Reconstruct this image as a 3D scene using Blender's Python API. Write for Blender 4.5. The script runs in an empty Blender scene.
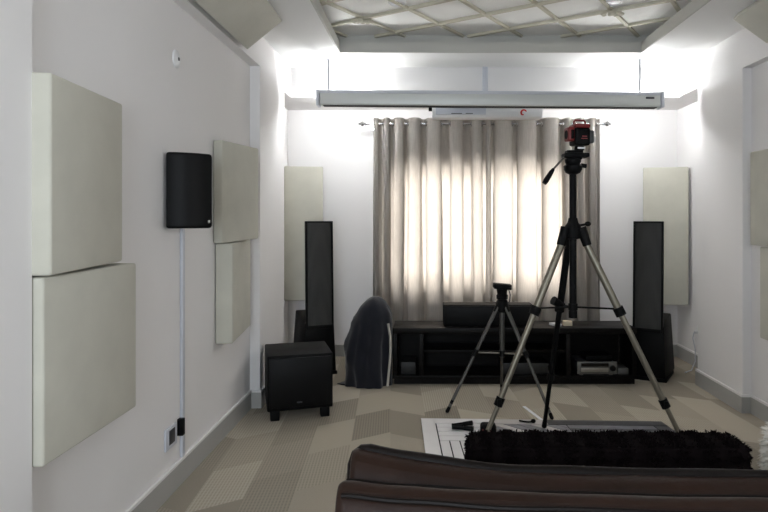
import bpy, bmesh, math, random
from mathutils import Vector, Matrix, noise
random.seed(7)
PI = math.pi
S = bpy.context.scene
COL = S.collection
F = 614.0; CH = 1.35; VX, VY = 428.0, 217.0      # focal length in px, eye height, principal point

# ------------------------------------------------------------------ materials
def lin(c):
    return tuple(((v/12.92) if v <= .04045 else ((v+.055)/1.055)**2.4) for v in c)
def mat(name, col, rough=.6, metal=0.0, bump=0.0, bscale=200.0, var=0.0, vscale=3.0, spec=.5, sheen=0.0, emit=None, es=1.0, stretch=None, coat=0.0):
    m = bpy.data.materials.new(name); m.use_nodes = True
    nt = m.node_tree; N = nt.nodes; L = nt.links
    b = N['Principled BSDF']
    c = lin(col) + (1,)
    b.inputs['Base Color'].default_value = c
    b.inputs['Roughness'].default_value = rough
    b.inputs['Metallic'].default_value = metal
    b.inputs['Specular IOR Level'].default_value = spec
    b.inputs['Sheen Weight'].default_value = sheen
    b.inputs['Coat Weight'].default_value = coat
    tc = N.new('ShaderNodeTexCoord')
    src = tc.outputs['Object']
    if stretch:
        mp = N.new('ShaderNodeMapping'); mp.inputs['Scale'].default_value = stretch
        L.new(src, mp.inputs['Vector']); src = mp.outputs['Vector']
    if var > 0:
        n = N.new('ShaderNodeTexNoise'); n.inputs['Scale'].default_value = vscale; n.inputs['Detail'].default_value = 5
        L.new(src, n.inputs['Vector'])
        r = N.new('ShaderNodeValToRGB')
        r.color_ramp.elements[0].position = .3; r.color_ramp.elements[1].position = .7
        r.color_ramp.elements[0].color = tuple(v*(1-var) for v in c[:3]) + (1,)
        r.color_ramp.elements[1].color = tuple(min(1, v*(1+var)) for v in c[:3]) + (1,)
        L.new(n.outputs['Fac'], r.inputs['Fac']); L.new(r.outputs['Color'], b.inputs['Base Color'])
    if bump > 0:
        n = N.new('ShaderNodeTexNoise'); n.inputs['Scale'].default_value = bscale; n.inputs['Detail'].default_value = 4
        L.new(src, n.inputs['Vector'])
        bp = N.new('ShaderNodeBump'); bp.inputs['Strength'].default_value = bump; bp.inputs['Distance'].default_value = .004
        L.new(n.outputs['Fac'], bp.inputs['Height']); L.new(bp.outputs['Normal'], b.inputs['Normal'])
    if emit:
        b.inputs['Emission Color'].default_value = lin(emit) + (1,)
        b.inputs['Emission Strength'].default_value = es
    return m

def weave_mat(name, col, var=.05, scale=900.0, bump=.25):
    return mat(name, col, .9, 0, bump, scale, var, 6.0, .2, .15)

def carpet_mat():
    m = bpy.data.materials.new('carpet'); m.use_nodes = True
    nt = m.node_tree; N = nt.nodes; L = nt.links
    b = N['Principled BSDF']; b.inputs['Roughness'].default_value = .95; b.inputs['Specular IOR Level'].default_value = .15
    g = N.new('ShaderNodeNewGeometry')
    mp = N.new('ShaderNodeMapping'); mp.inputs['Rotation'].default_value = (0, 0, math.radians(-3.5))
    L.new(g.outputs['Position'], mp.inputs['Vector'])
    sp = N.new('ShaderNodeSeparateXYZ'); L.new(mp.outputs['Vector'], sp.inputs[0])
    def M(op, a, bb=None, c=None):
        n = N.new('ShaderNodeMath'); n.operation = op
        for i, v in enumerate((a, bb, c)):
            if v is None: continue
            if isinstance(v, (int, float)): n.inputs[i].default_value = v
            else: L.new(v, n.inputs[i])
        return n.outputs[0]
    xs = M('DIVIDE', sp.outputs['X'], .235)
    col = M('FLOOR', xs); fx = M('SUBTRACT', xs, col)
    wn = N.new('ShaderNodeTexWhiteNoise'); wn.noise_dimensions = '1D'; L.new(col, wn.inputs['W'])
    h = wn.outputs['Value']
    sgn = M('SUBTRACT', M('MULTIPLY', M('GREATER_THAN', h, .45), 2.0), 1.0)
    sh = M('MULTIPLY', M('MULTIPLY', fx, sgn), .14)
    ys = M('DIVIDE', M('ADD', M('ADD', sp.outputs['Y'], sh), M('MULTIPLY', h, 3.1)), .47)
    row = M('FLOOR', ys)
    cb = N.new('ShaderNodeCombineXYZ'); L.new(col, cb.inputs[0]); L.new(row, cb.inputs[1])
    w2 = N.new('ShaderNodeTexWhiteNoise'); w2.noise_dimensions = '2D'; L.new(cb.outputs[0], w2.inputs['Vector'])
    rp = N.new('ShaderNodeValToRGB'); rp.color_ramp.interpolation = 'CONSTANT'
    tones = [(.0, (.55,.52,.47)), (.2, (.61,.575,.52)), (.45, (.585,.553,.50)), (.62, (.68,.645,.585)), (.82, (.635,.60,.54))]
    e = rp.color_ramp.elements
    e[0].position = 0; e[0].color = lin(tones[0][1]) + (1,)
    e[1].position = tones[1][0]; e[1].color = lin(tones[1][1]) + (1,)
    for p, c in tones[2:]:
        q = e.new(p); q.color = lin(c) + (1,)
    L.new(w2.outputs['Value'], rp.inputs['Fac'])
    # ribs, strong on some pieces
    sc = N.new('ShaderNodeSeparateColor'); L.new(w2.outputs['Color'], sc.inputs[0])
    rib = M('ADD', M('MULTIPLY', M('SINE', M('MULTIPLY', sp.outputs['X'], 2*PI/.0165)), .5), .5)
    dash = M('ADD', M('MULTIPLY', M('SINE', M('MULTIPLY', sp.outputs['Y'], 2*PI/.03)), .25), .75)
    amt = M('MULTIPLY', M('GREATER_THAN', sc.outputs[1], .45), .30)
    k = M('SUBTRACT', 1.10, M('MULTIPLY', M('MULTIPLY', rib, dash), amt))
    nz = N.new('ShaderNodeTexNoise'); nz.inputs['Scale'].default_value = 160; nz.inputs['Detail'].default_value = 3
    L.new(g.outputs['Position'], nz.inputs['Vector'])
    k2 = M('MULTIPLY', k, M('ADD', .86, M('MULTIPLY', nz.outputs['Fac'], .28)))
    mx = N.new('ShaderNodeVectorMath'); mx.operation = 'SCALE'
    L.new(rp.outputs['Color'], mx.inputs[0]); L.new(k2, mx.inputs['Scale'])
    L.new(mx.outputs[0], b.inputs['Base Color'])
    bp = N.new('ShaderNodeBump'); bp.inputs['Strength'].default_value = .4; bp.inputs['Distance'].default_value = .004
    L.new(nz.outputs['Fac'], bp.inputs['Height']); L.new(bp.outputs['Normal'], b.inputs['Normal'])
    return m

def curtain_mat():
    m = bpy.data.materials.new('linen'); m.use_nodes = True
    nt = m.node_tree; N = nt.nodes; L = nt.links
    for n in list(N):
        if n.type == 'BSDF_PRINCIPLED': N.remove(n)
    out = [n for n in N if n.type == 'OUTPUT_MATERIAL'][0]
    tc = N.new('ShaderNodeTexCoord')
    mp = N.new('ShaderNodeMapping'); mp.inputs['Scale'].default_value = (60, 20, 4)
    L.new(tc.outputs['Object'], mp.inputs['Vector'])
    n = N.new('ShaderNodeTexNoise'); n.inputs['Scale'].default_value = 3; n.inputs['Detail'].default_value = 6
    L.new(mp.outputs['Vector'], n.inputs['Vector'])
    r = N.new('ShaderNodeValToRGB')
    r.color_ramp.elements[0].position = .3; r.color_ramp.elements[0].color = lin((.53,.52,.505)) + (1,)
    r.color_ramp.elements[1].position = .7; r.color_ramp.elements[1].color = lin((.67,.655,.635)) + (1,)
    L.new(n.outputs['Fac'], r.inputs['Fac'])
    d = N.new('ShaderNodeBsdfDiffuse'); t = N.new('ShaderNodeBsdfTranslucent')
    L.new(r.outputs['Color'], d.inputs['Color'])
    t.inputs['Color'].default_value = lin((.95,.925,.895)) + (1,)
    mx = N.new('ShaderNodeMixShader'); mx.inputs['Fac'].default_value = .40
    L.new(d.outputs[0], mx.inputs[1]); L.new(t.outputs[0], mx.inputs[2])
    L.new(mx.outputs[0], out.inputs['Surface'])
    return m

def glass_mat():
    m = bpy.data.materials.new('window_glass'); m.use_nodes = True
    nt = m.node_tree; N = nt.nodes; L = nt.links
    for n in list(N):
        if n.type == 'BSDF_PRINCIPLED': N.remove(n)
    out = [n for n in N if n.type == 'OUTPUT_MATERIAL'][0]
    t = N.new('ShaderNodeBsdfTransparent'); g = N.new('ShaderNodeBsdfGlossy'); g.inputs['Roughness'].default_value = .02
    mx = N.new('ShaderNodeMixShader'); mx.inputs['Fac'].default_value = .06
    L.new(t.outputs[0], mx.inputs[1]); L.new(g.outputs[0], mx.inputs[2]); L.new(mx.outputs[0], out.inputs['Surface'])
    return m

def grille_mat(name, dark, light, scale):
    """perforated black metal: fine dots of two tones"""
    m = bpy.data.materials.new(name); m.use_nodes = True
    nt = m.node_tree; N = nt.nodes; L = nt.links
    b = N['Principled BSDF']; b.inputs['Roughness'].default_value = .5; b.inputs['Specular IOR Level'].default_value = .15
    tc = N.new('ShaderNodeTexCoord')
    v = N.new('ShaderNodeTexVoronoi'); v.inputs['Scale'].default_value = scale; v.inputs['Randomness'].default_value = 0
    L.new(tc.outputs['Object'], v.inputs['Vector'])
    r = N.new('ShaderNodeValToRGB')
    r.color_ramp.elements[0].position = .3; r.color_ramp.elements[0].color = lin(dark) + (1,)
    r.color_ramp.elements[1].position = .45; r.color_ramp.elements[1].color = lin(light) + (1,)
    L.new(v.outputs['Distance'], r.inputs['Fac']); L.new(r.outputs['Color'], b.inputs['Base Color'])
    return m

MT = dict(
    wall=mat('wall_paint', (.915,.905,.90), .75, 0, .05, 60, .012, 1.5, .25),
    ceil=mat('ceiling_paint', (.93,.927,.92), .8, 0, .03, 60, 0, 1, .2),
    coffer=mat('ceiling_board', (.945,.94,.925), .85, 0, .1, 120, .03, 3, .2),
    base=mat('baseboard_paint', (.67,.665,.65), .45, 0, 0, 1, .03, 4, .5),
    carpet=carpet_mat(),
    panel=weave_mat('cream_fabric', (.755,.745,.695)),
    curtain=curtain_mat(), glass=glass_mat(),
    black=mat('black_plastic', (.035,.035,.037), .55, 0, .1, 300, 0, 1, .12),
    blackm=mat('black_matte', (.03,.03,.032), .6, 0, .15, 400, 0, 1, .12),
    blackgloss=mat('black_lacquer', (.045,.045,.047), .3, 0, .05, 250),
    espresso=mat('espresso_wood', (.058,.05,.047), .45, 0, .08, 30, .25, 5, .13, 0, None, 1, (1, 12, 12)),
    grille=grille_mat('speaker_grille', (.205,.205,.20), (.235,.233,.228), 90),
    grille2=grille_mat('black_grille', (.02,.02,.02), (.045,.045,.047), 300),
    silver=mat('brushed_silver', (.62,.61,.58), .38, .85, 0, 1, .05, 30),
    playersilver=mat('dull_silver', (.40,.40,.39), .45, .5),
    champagne=mat('champagne_alloy', (.50,.48,.43), .38, .75, 0, 1, .05, 30),
    gunmetal=mat('gunmetal_alloy', (.34,.335,.32), .42, .6),
    chrome=mat('chrome', (.8,.8,.8), .15, 1.0),
    housing=mat('housing_aluminium', (.80,.81,.80), .45, .25),
    white=mat('white_plastic', (.90,.90,.90), .4),
    acgrey=mat('pale_grey_plastic', (.78,.79,.82), .45),
    darkgrey=mat('dark_grey_plastic', (.22,.22,.23), .5),
    dimgrey=mat('charcoal_metal', (.09,.09,.092), .5), redink=mat('red_print', (.80,.12,.10), .5),
    red=mat('red_plastic', (.42,.04,.045), .4),
    navy=mat('navy_cloth', (.105,.11,.138), .9, 0, .3, 350, .15, 9, .2, .3),
    piping=mat('pale_piping', (.72,.70,.66), .7),
    leather=mat('brown_leather', (.14,.085,.06), .42, 0, .25, 60, .22, 8, .16),
    leatherd=mat('dark_brown_leather', (.068,.05,.043), .5, 0, .3, 60, .2, 8, .12),
    fur=mat('black_shag', (.06,.045,.047), .95, 0, 0, 1, .2, 40, .03, 0),
    furw=mat('white_shag', (.86,.84,.80), .9, 0, 0, 1, .05, 40, .2, .3),
    hideglare=mat('glare_hide', (.88,.87,.87), .35, 0, .08, 120, .03, 12, .5),  # white stands for window glare on the dark rug
    hideg=mat('grey_hide', (.45,.45,.47), .35, 0, .08, 120, .15, 12, .5),
    hided=mat('charcoal_hide', (.24,.24,.25), .38, 0, .08, 120, .15, 12, .5),
    hidefade=mat('fading_glare_hide', (.74,.72,.71), .35, 0, .08, 120, .05, 12, .5),  # paler step where the painted glare fades out
    seam=mat('dark_seam', (.08,.075,.075), .8),
    paper=mat('white_paper', (.92,.92,.93), .7),
    cream=mat('cream_card', (.86,.80,.70), .7),
    fascia=mat('fascia_paint', (.76,.755,.73), .6),
    slatw=mat('lattice_paint', (.78,.76,.69), .7),
    lamp=mat('lamp_diffuser', (1,1,1), .5, 0, 0, 1, 0, 1, .5, 0, (1,.99,.98), 14),
    discoff=mat('unlit_diffuser', (.88,.88,.90), .4),
    display=mat('display_glass', (.03,.03,.035), .15),
)

# ------------------------------------------------------------------ mesh helpers
class B:
    """collects shapes in world coordinates for ONE mesh object"""
    def __init__(s): s.bm = bmesh.new(); s.mi = 0
    def _fin(s, before):
        for f in s.bm.faces:
            if f.index == -1 or f not in before: pass
    def _merge(s, b2, M=None):
        if M is not None: b2.transform(M)
        for f in b2.faces: f.material_index = s.mi
        me = bpy.data.meshes.new('t'); b2.to_mesh(me); b2.free()
        s.bm.from_mesh(me); bpy.data.meshes.remove(me)
    def box(s, x0, x1, y0, y1, z0, z1, bev=0.0, seg=2, M=None):
        b = bmesh.new(); bmesh.ops.create_cube(b, size=1)
        bmesh.ops.transform(b, verts=b.verts, matrix=Matrix.Translation(((x0+x1)/2, (y0+y1)/2, (z0+z1)/2)) @ Matrix.Diagonal((abs(x1-x0), abs(y1-y0), abs(z1-z0), 1)))
        if bev > 0: bmesh.ops.bevel(b, geom=b.edges[:], offset=bev, segments=seg, profile=.5, affect='EDGES')
        s._merge(b, M); return s
    def hexa(s, p, bev=0.0, seg=2):
        """8 points: bottom 4 ccw, top 4 ccw"""
        b = bmesh.new(); v = [b.verts.new(q) for q in p]
        for f in ((3,2,1,0), (4,5,6,7), (0,1,5,4), (1,2,6,5), (2,3,7,6), (3,0,4,7)): b.faces.new([v[i] for i in f])
        bmesh.ops.recalc_face_normals(b, faces=b.faces)
        if bev > 0: bmesh.ops.bevel(b, geom=b.edges[:], offset=bev, segments=seg, profile=.5, affect='EDGES')
        s._merge(b); return s
    def prism(s, poly, d, M=None, bev=0.0):
        """2D polygon in xz plane, extruded along y by d"""
        b = bmesh.new(); n = len(poly)
        a = [b.verts.new((x, 0, z)) for x, z in poly]; c = [b.verts.new((x, d, z)) for x, z in poly]
        b.faces.new(a); b.faces.new(c[::-1])
        for i in range(n): b.faces.new([a[i], a[(i+1) % n], c[(i+1) % n], c[i]])
        bmesh.ops.recalc_face_normals(b, faces=b.faces)
        if bev > 0: bmesh.ops.bevel(b, geom=b.edges[:], offset=bev, segments=2, profile=.5, affect='EDGES')
        s._merge(b, M); return s
    def rod(s, p, q, r, r2=None, n=14):
        p, q = Vector(p), Vector(q); d = q-p; r2 = r if r2 is None else r2
        b = bmesh.new(); bmesh.ops.create_cone(b, cap_ends=True, segments=n, radius1=r, radius2=r2, depth=d.length)
        s._merge(b, Matrix.Translation((p+q)/2) @ d.to_track_quat('Z', 'Y').to_matrix().to_4x4()); return s
    def ball(s, c, r, sc=(1,1,1), n=14):
        b = bmesh.new(); bmesh.ops.create_uvsphere(b, u_segments=n, v_segments=max(6, n//2+1), radius=r)
        s._merge(b, Matrix.Translation(c) @ Matrix.Diagonal(tuple(sc)+(1,))); return s
    def tube(s, pts, r, n=8, closed=False):
        pts = [Vector(p) for p in pts]; b = bmesh.new(); rings = []
        m = len(pts)
        up = Vector((0,0,1))
        for i, p in enumerate(pts):
            if closed: t = pts[(i+1) % m]-pts[i-1]
            else: t = pts[min(i+1, m-1)]-pts[max(i-1, 0)]
            t.normalize()
            a = t.cross(up)
            if a.length < 1e-4: a = t.cross(Vector((0,1,0)))
            a.normalize(); c = a.cross(t)
            rr = r[i] if isinstance(r, (list, tuple)) else r
            rings.append([b.verts.new(p + (a*math.cos(2*PI*k/n) + c*math.sin(2*PI*k/n))*rr) for k in range(n)])
        rng = range(m) if closed else range(m-1)
        for i in rng:
            A, C = rings[i], rings[(i+1) % m]
            for k in range(n): b.faces.new([A[k], A[(k+1) % n], C[(k+1) % n], C[k]])
        if not closed: b.faces.new(rings[0]); b.faces.new(rings[-1])
        bmesh.ops.recalc_face_normals(b, faces=b.faces)
        s._merge(b); return s
    def lathe(s, prof, c, axis=(0,0,1), n=20):
        """prof: (r, h) pairs along axis"""
        b = bmesh.new(); rings = []
        for r, h in prof: rings.append([b.verts.new((max(r, 1e-4)*math.cos(2*PI*k/n), max(r, 1e-4)*math.sin(2*PI*k/n), h)) for k in range(n)])
        for i in range(len(rings)-1):
            for k in range(n): b.faces.new([rings[i][k], rings[i][(k+1) % n], rings[i+1][(k+1) % n], rings[i+1][k]])
        b.faces.new(rings[0]); b.faces.new(rings[-1])
        bmesh.ops.recalc_face_normals(b, faces=b.faces)
        s._merge(b, Matrix.Translation(c) @ Vector(axis).to_track_quat('Z', 'Y').to_matrix().to_4x4()); return s
    def torus(s, c, R, r, axis=(0,0,1), n=20, k=8):
        q = Vector(axis).to_track_quat('Z', 'Y').to_matrix()
        pts = [Vector(c) + q @ Vector((R*math.cos(2*PI*i/n), R*math.sin(2*PI*i/n), 0)) for i in range(n)]
        return s.tube_ring(pts, Vector(axis).normalized(), r, k)
    def tube_ring(s, pts, ax, r, k):
        b = bmesh.new(); m = len(pts); ctr = sum(pts, Vector())/m; rings = []
        for p in pts:
            a = (p-ctr).normalized()
            rings.append([b.verts.new(p + (a*math.cos(2*PI*j/k) + ax*math.sin(2*PI*j/k))*r) for j in range(k)])
        for i in range(m):
            A, C = rings[i], rings[(i+1) % m]
            for j in range(k): b.faces.new([A[j], A[(j+1) % k], C[(j+1) % k], C[j]])
        bmesh.ops.recalc_face_normals(b, faces=b.faces)
        s._merge(b); return s
    def raw(s, vs, fs):
        b = bmesh.new(); v = [b.verts.new(p) for p in vs]
        for f in fs: b.faces.new([v[i] for i in f])
        s._merge(b); return s

ROOTM = {}
def mesh_obj(name, b, mats, M=None, smooth=True):
    bm = b.bm if isinstance(b, B) else b
    if M is not None: bm.transform(M.inverted())
    me = bpy.data.meshes.new(name); bm.to_mesh(me); bm.free()
    for m in (mats if isinstance(mats, (list, tuple)) else [mats]): me.materials.append(m)
    if smooth:
        me.polygons.foreach_set('use_smooth', [True]*len(me.polygons))
        try: me.set_sharp_from_angle(angle=math.radians(38))
        except Exception: pass
    o = bpy.data.objects.new(name, me); COL.objects.link(o); return o
def tag(o, label, cat, group=None, kind=None):
    o['label'] = label; o['category'] = cat
    if group: o['group'] = group
    if kind: o['kind'] = kind
    return o
def thing(name, label, cat, loc, rz=0.0, group=None):
    o = bpy.data.objects.new(name, None); COL.objects.link(o); o.empty_display_size = .1
    o.location = loc; o.rotation_euler = (0, 0, rz)
    ROOTM[o] = Matrix.Translation(loc) @ Matrix.Rotation(rz, 4, 'Z')
    return tag(o, label, cat, group)
def part(name, b, mats, parent, label=None, local=False, smooth=True):
    """world-space shapes become a child of a thing (or of a part); local=True: shapes already in the thing's frame"""
    M = ROOTM[parent]
    o = mesh_obj(name, b, mats, None if local else M, smooth)
    o.parent = parent; ROOTM[o] = M
    if label: o['label'] = label
    return o
def single(name, b, mats, label, cat, group=None, kind=None, smooth=True):
    bm = b.bm; bm.verts.ensure_lookup_table()
    xs = [v.co.x for v in bm.verts]; ys = [v.co.y for v in bm.verts]; zs = [v.co.z for v in bm.verts]
    loc = ((min(xs)+max(xs))/2, (min(ys)+max(ys))/2, min(zs))
    M = Matrix.Translation(loc)
    o = mesh_obj(name, b, mats, M, smooth); o.location = loc; ROOTM[o] = M
    return tag(o, label, cat, group, kind)
def struct(name, b, mats, label=None, smooth=False):
    o = mesh_obj(name, b, mats, None, smooth); o['kind'] = 'structure'; ROOTM[o] = Matrix.Identity(4)
    if label: o['label'] = label
    return o
def copy_tree(o, loc, rz, label):
    c = o.copy(); COL.objects.link(c); c.location = loc; c.rotation_euler = (0, 0, rz); c['label'] = label
    def rec(a, b):
        for ch in list(a.children):
            d = ch.copy(); COL.objects.link(d); d.parent = b; rec(ch, d)
    rec(o, c); return c

# ------------------------------------------------------------------ the room
XL, XR = -1.19, 2.17            # pilaster faces
NL, NR = -1.26, 2.232           # niche backs
YN = 1.845                      # near end of the niches
YFL, YFR = 4.345, 4.235         # far ends of the niches
AL, AR = -1.36, 2.42            # alcove sides
YAL, YAR = 5.08, 4.94
YBH, YB = 5.33, 5.96            # bulkhead face, back wall
ZS = 2.645; ZBH = 2.388         # soffit, bulkhead underside
YR = -1.1                       # rear wall
ZT = 3.0

b = B(); b.box(-1.7, 2.8, YR-.2, YB+.3, -.12, 0); struct('floor', b, MT['carpet'], 'carpet of striped beige and grey pieces')

b = B()
b.box(-1.65, XL, YR, YN, 0, ZT); b.box(-1.65, NL, YN, YFL, 0, 2.42); b.box(-1.65, XL, YN, YFL, 2.42, ZT)
b.box(-1.65, XL, YFL, YAL, 0, ZT); b.box(-1.65, AL, YAL, YB, 0, ZBH); b.box(-1.65, XL, YAL, YB, ZBH, ZT)
struct('wall_left', b, MT['wall'])
b = B()
SY0, SY1, SZ0, SZ1 = -.3, 1.65, .9, 2.25
b.box(XR, 2.75, YR, SY0, 0, ZT); b.box(XR, 2.75, SY1, YN, 0, ZT); b.box(XR, 2.75, SY0, SY1, 0, SZ0); b.box(XR, 2.75, SY0, SY1, SZ1, ZT); b.box(NR, 2.75, YN, YFR, 0, 2.378); b.box(XR, 2.75, YN, YFR, 2.378, ZT)
b.box(XR, 2.75, YFR, YAR, 0, ZT); b.box(AR, 2.75, YAR, YB, 0, ZBH); b.box(XR, 2.75, YAR, YB, ZBH, ZT)
struct('wall_right', b, MT['wall'])
# back wall with the window opening, and the bulkhead across it
WX0, WX1, WZ0, WZ1 = -.27, 1.28, .77, 1.76
b = B()
b.box(-1.65, WX0, YB, YB+.25, 0, ZT); b.box(WX1, 2.75, YB, YB+.25, 0, ZT)
b.box(WX0, WX1, YB, YB+.25, 0, WZ0); b.box(WX0, WX1, YB, YB+.25, WZ1, ZT)
b.box(XL, XR, YBH, YB, ZBH, ZT)
b.box(-.505, 1.425, YBH-.018, YBH, ZBH, ZS)                      # slightly raised centre field of the bulkhead
b.box(-.56, 1.575, YB-.022, YB, WZ1+.1, ZBH); b.box(-.56, WX0-.02, YB-.022, YB, 0, WZ1+.1); b.box(WX1+.02, 1.575, YB-.022, YB, 0, WZ1+.1)
struct('wall_back', b, MT['wall'])
# rear wall behind the viewer, with a wide window
RX0, RX1, RZ0, RZ1 = -1.12, .1, .7, 2.35
b = B()
b.box(-1.65, RX0, YR-.2, YR, 0, ZT); b.box(RX1, 2.75, YR-.2, YR, 0, ZT)
b.box(RX0, RX1, YR-.2, YR, 0, RZ0); b.box(RX0, RX1, YR-.2, YR, RZ1, ZT)
struct('wall_rear', b, MT['wall'])

def window(name, x0, x1, z0, z1, y, fw):
    b = B()
    b.box(x0, x0+fw, y, y+.05, z0, z1); b.box(x1-fw, x1, y, y+.05, z0, z1)
    b.box(x0+fw, x1-fw, y, y+.05, z0, z0+fw); b.box(x0+fw, x1-fw, y, y+.05, z1-fw, z1)
    xm = (x0+x1)/2; b.box(xm-.02, xm+.02, y, y+.05, z0+fw, z1-fw)
    w = struct(name, b, MT['white'])
    for a, c in ((x0+fw, xm-.02), (xm+.02, x1-fw)):
        g = B(); g.box(a, c, y+.02, y+.026, z0+fw, z1-fw)
        o = mesh_obj('pane', g, MT['glass'], None, False); o.parent = w
    return w
window('window_1', WX0, WX1, WZ0, WZ1, YB+.12, .035)
window('window_2', RX0, RX1, RZ0, RZ1, YR-.12, .05)

b = B(); wx = XR+.3  # unseen side window, added to let fill light onto the left wall
b.box(wx, wx+.05, SY0, SY0+.05, SZ0, SZ1); b.box(wx, wx+.05, SY1-.05, SY1, SZ0, SZ1); b.box(wx, wx+.05, SY0+.05, SY1-.05, SZ0, SZ0+.05); b.box(wx, wx+.05, SY0+.05, SY1-.05, SZ1-.05, SZ1); b.box(wx, wx+.05, (SY0+SY1)/2-.025, (SY0+SY1)/2+.025, SZ0+.05, SZ1-.05)
w3 = struct('fill_window', b, MT['white'])
for a, c in ((SY0+.05, (SY0+SY1)/2-.025), ((SY0+SY1)/2+.025, SY1-.05)):
    g = B(); g.box(wx+.02, wx+.026, a, c, SZ0+.05, SZ1-.05); o = mesh_obj('pane', g, MT['glass'], None, False); o.parent = w3
# ceiling: soffit with a rectangular coffer
CX0, CX1, CY0, CY1 = -.705, 1.69, 1.1, 4.84
FZ = 2.725; IZ = 2.805; SB = .085
b = B()
b.box(-1.65, CX0, YR-.2, YB, ZS, FZ); b.box(CX1, 2.75, YR-.2, YB, ZS, FZ)
b.box(CX0, CX1, YR-.2, CY0, ZS, FZ); b.box(CX0, CX1, CY1, YB, ZS, FZ)
struct('ceiling', b, MT['ceil'])
b = B()
b.box(CX0-SB-.1, CX1+SB+.1, CY0-SB-.1, CY1+SB+.1, IZ, IZ+.08)
for x0, x1, y0, y1 in ((CX0-SB-.1, CX0-SB, CY0-SB-.1, CY1+SB+.1), (CX1+SB, CX1+SB+.1, CY0-SB-.1, CY1+SB+.1), (CX0-SB, CX1+SB, CY0-SB-.1, CY0-SB), (CX0-SB, CX1+SB, CY1+SB, CY1+SB+.1)):
    b.mi = 1; b.box(x0, x1, y0, y1, FZ, IZ)
struct('ceiling_coffer', b, [MT['coffer'], MT['fascia']])
b = B()
for x0, x1, y0, y1 in ((CX0, CX0+.012, CY0, CY1), (CX1-.012, CX1, CY0, CY1), (CX0+.012, CX1-.012, CY0, CY0+.012), (CX0+.012, CX1-.012, CY1-.012, CY1)): b.box(x0, x1, y0, y1, ZS-.002, FZ+.002)
struct('trim_1', b, MT['fascia'], 'grey fascia lining the ceiling recess')

# baseboards
BH, BT = .128, .014
def bb(segs, name):
    b = B()
    for x0, x1, y0, y1 in segs:
        b.box(x0, x1, y0, y1, 0, BH-.018)
        b.mi = 1; b.box(x0, x1, y0, y1, BH-.018, BH, .003); b.mi = 0  # paler top band paints in the highlight along the board's upper edge
    struct(name, b, [MT['base'], MT['wall']])
bb([(XL, XL+BT, YR, YN), (NL, NL+BT, YN, YFL-.001), (NL+BT, XL+BT, YFL-BT, YFL), (XL, XL+BT, YFL, YAL), (AL+BT, XL+BT, YAL, YAL+BT), (AL, AL+BT, YAL, YB)], 'baseboard_left')
bb([(XR-BT, XR, YR, YN), (NR-BT, NR, YN, YFR-.001), (XR-BT, NR-BT, YFR-BT, YFR), (XR-BT, XR, YFR, YAR), (XR-BT, AR-BT, YAR, YAR+BT), (AR-BT, AR, YAR, YB)], 'baseboard_right')
bb([(AL+BT, -.56, YB-BT, YB), (-.56, 1.575, YB-.022-BT, YB-.022), (1.575, AR-BT, YB-BT, YB)], 'baseboard_back')

# ceiling lattice: slats on a turned square grid inside the coffer
def clip_line(p, d, x0, x1, y0, y1):
    t0, t1 = -20, 20
    for c, dd, lo, hi in ((p[0], d[0], x0, x1), (p[1], d[1], y0, y1)):
        if abs(dd) < 1e-9: continue
        a, e = (lo-c)/dd, (hi-c)/dd
        if a > e: a, e = e, a
        t0, t1 = max(t0, a), min(t1, e)
    return (t0, t1) if t1-t0 > .12 else None
lat = thing('ceiling_lattice', 'pale diagonal slat lattice fixed under the recessed ceiling field', 'lattice', (.5, 3.0, IZ-.02))
ang = math.radians(57.5)
d1 = (math.cos(ang), math.sin(ang)); n1 = (d1[1], -d1[0])
d2 = (d1[1], -d1[0]); n2 = (d1[0], d1[1])
def off(n, p): return n[0]*p[0]+n[1]*p[1]
A1 = (-.47, 4.47); A2 = (1.29, 4.30)                 # two observed crossings
s1 = (off(n1, A2)-off(n1, A1))/4.0; s2 = .40
o1, o2 = off(n1, A1), off(n2, A1)
for n, d, o0, st, dz in ((n1, d1, o1, s1, 0.0), (n2, d2, o2, s2, .004)):
    for k in range(-12, 13):
        p = (n[0]*(o0+k*st), n[1]*(o0+k*st))
        r = clip_line(p, d, CX0-SB+.01, CX1+SB-.01, CY0-SB+.01, CY1+SB-.01)
        if not r: continue
        a = Vector((p[0]+d[0]*r[0], p[1]+d[1]*r[0], 0)); e = Vector((p[0]+d[0]*r[1], p[1]+d[1]*r[1], 0))
        w = Vector((n[0], n[1], 0))*.013; zt = IZ+.0; zb = IZ-.016-dz
        q = [a-w, a+w, e+w, e-w]
        sb = B(); sb.hexa([(v.x, v.y, zb) for v in q]+[(v.x, v.y, zt) for v in q])
        part('slat', sb, MT['slatw'], lat, smooth=False)
for c in (A1, A2):                                     # gathered knots at two crossings
    sb = B()
    for j in range(9):
        a = 2*PI*j/9+.3; rr = .035+.02*random.random()
        sb.ball((c[0]+rr*math.cos(a)*1.4, c[1]+rr*math.sin(a)*.8, IZ-.028-.008*random.random()), .014+.006*random.random(), (1.2, 1, .7), 8)
    sb.ball((c[0], c[1], IZ-.03), .025, (1.3, 1, .6), 10)
    part('knot', sb, MT['slatw'], lat)

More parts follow.
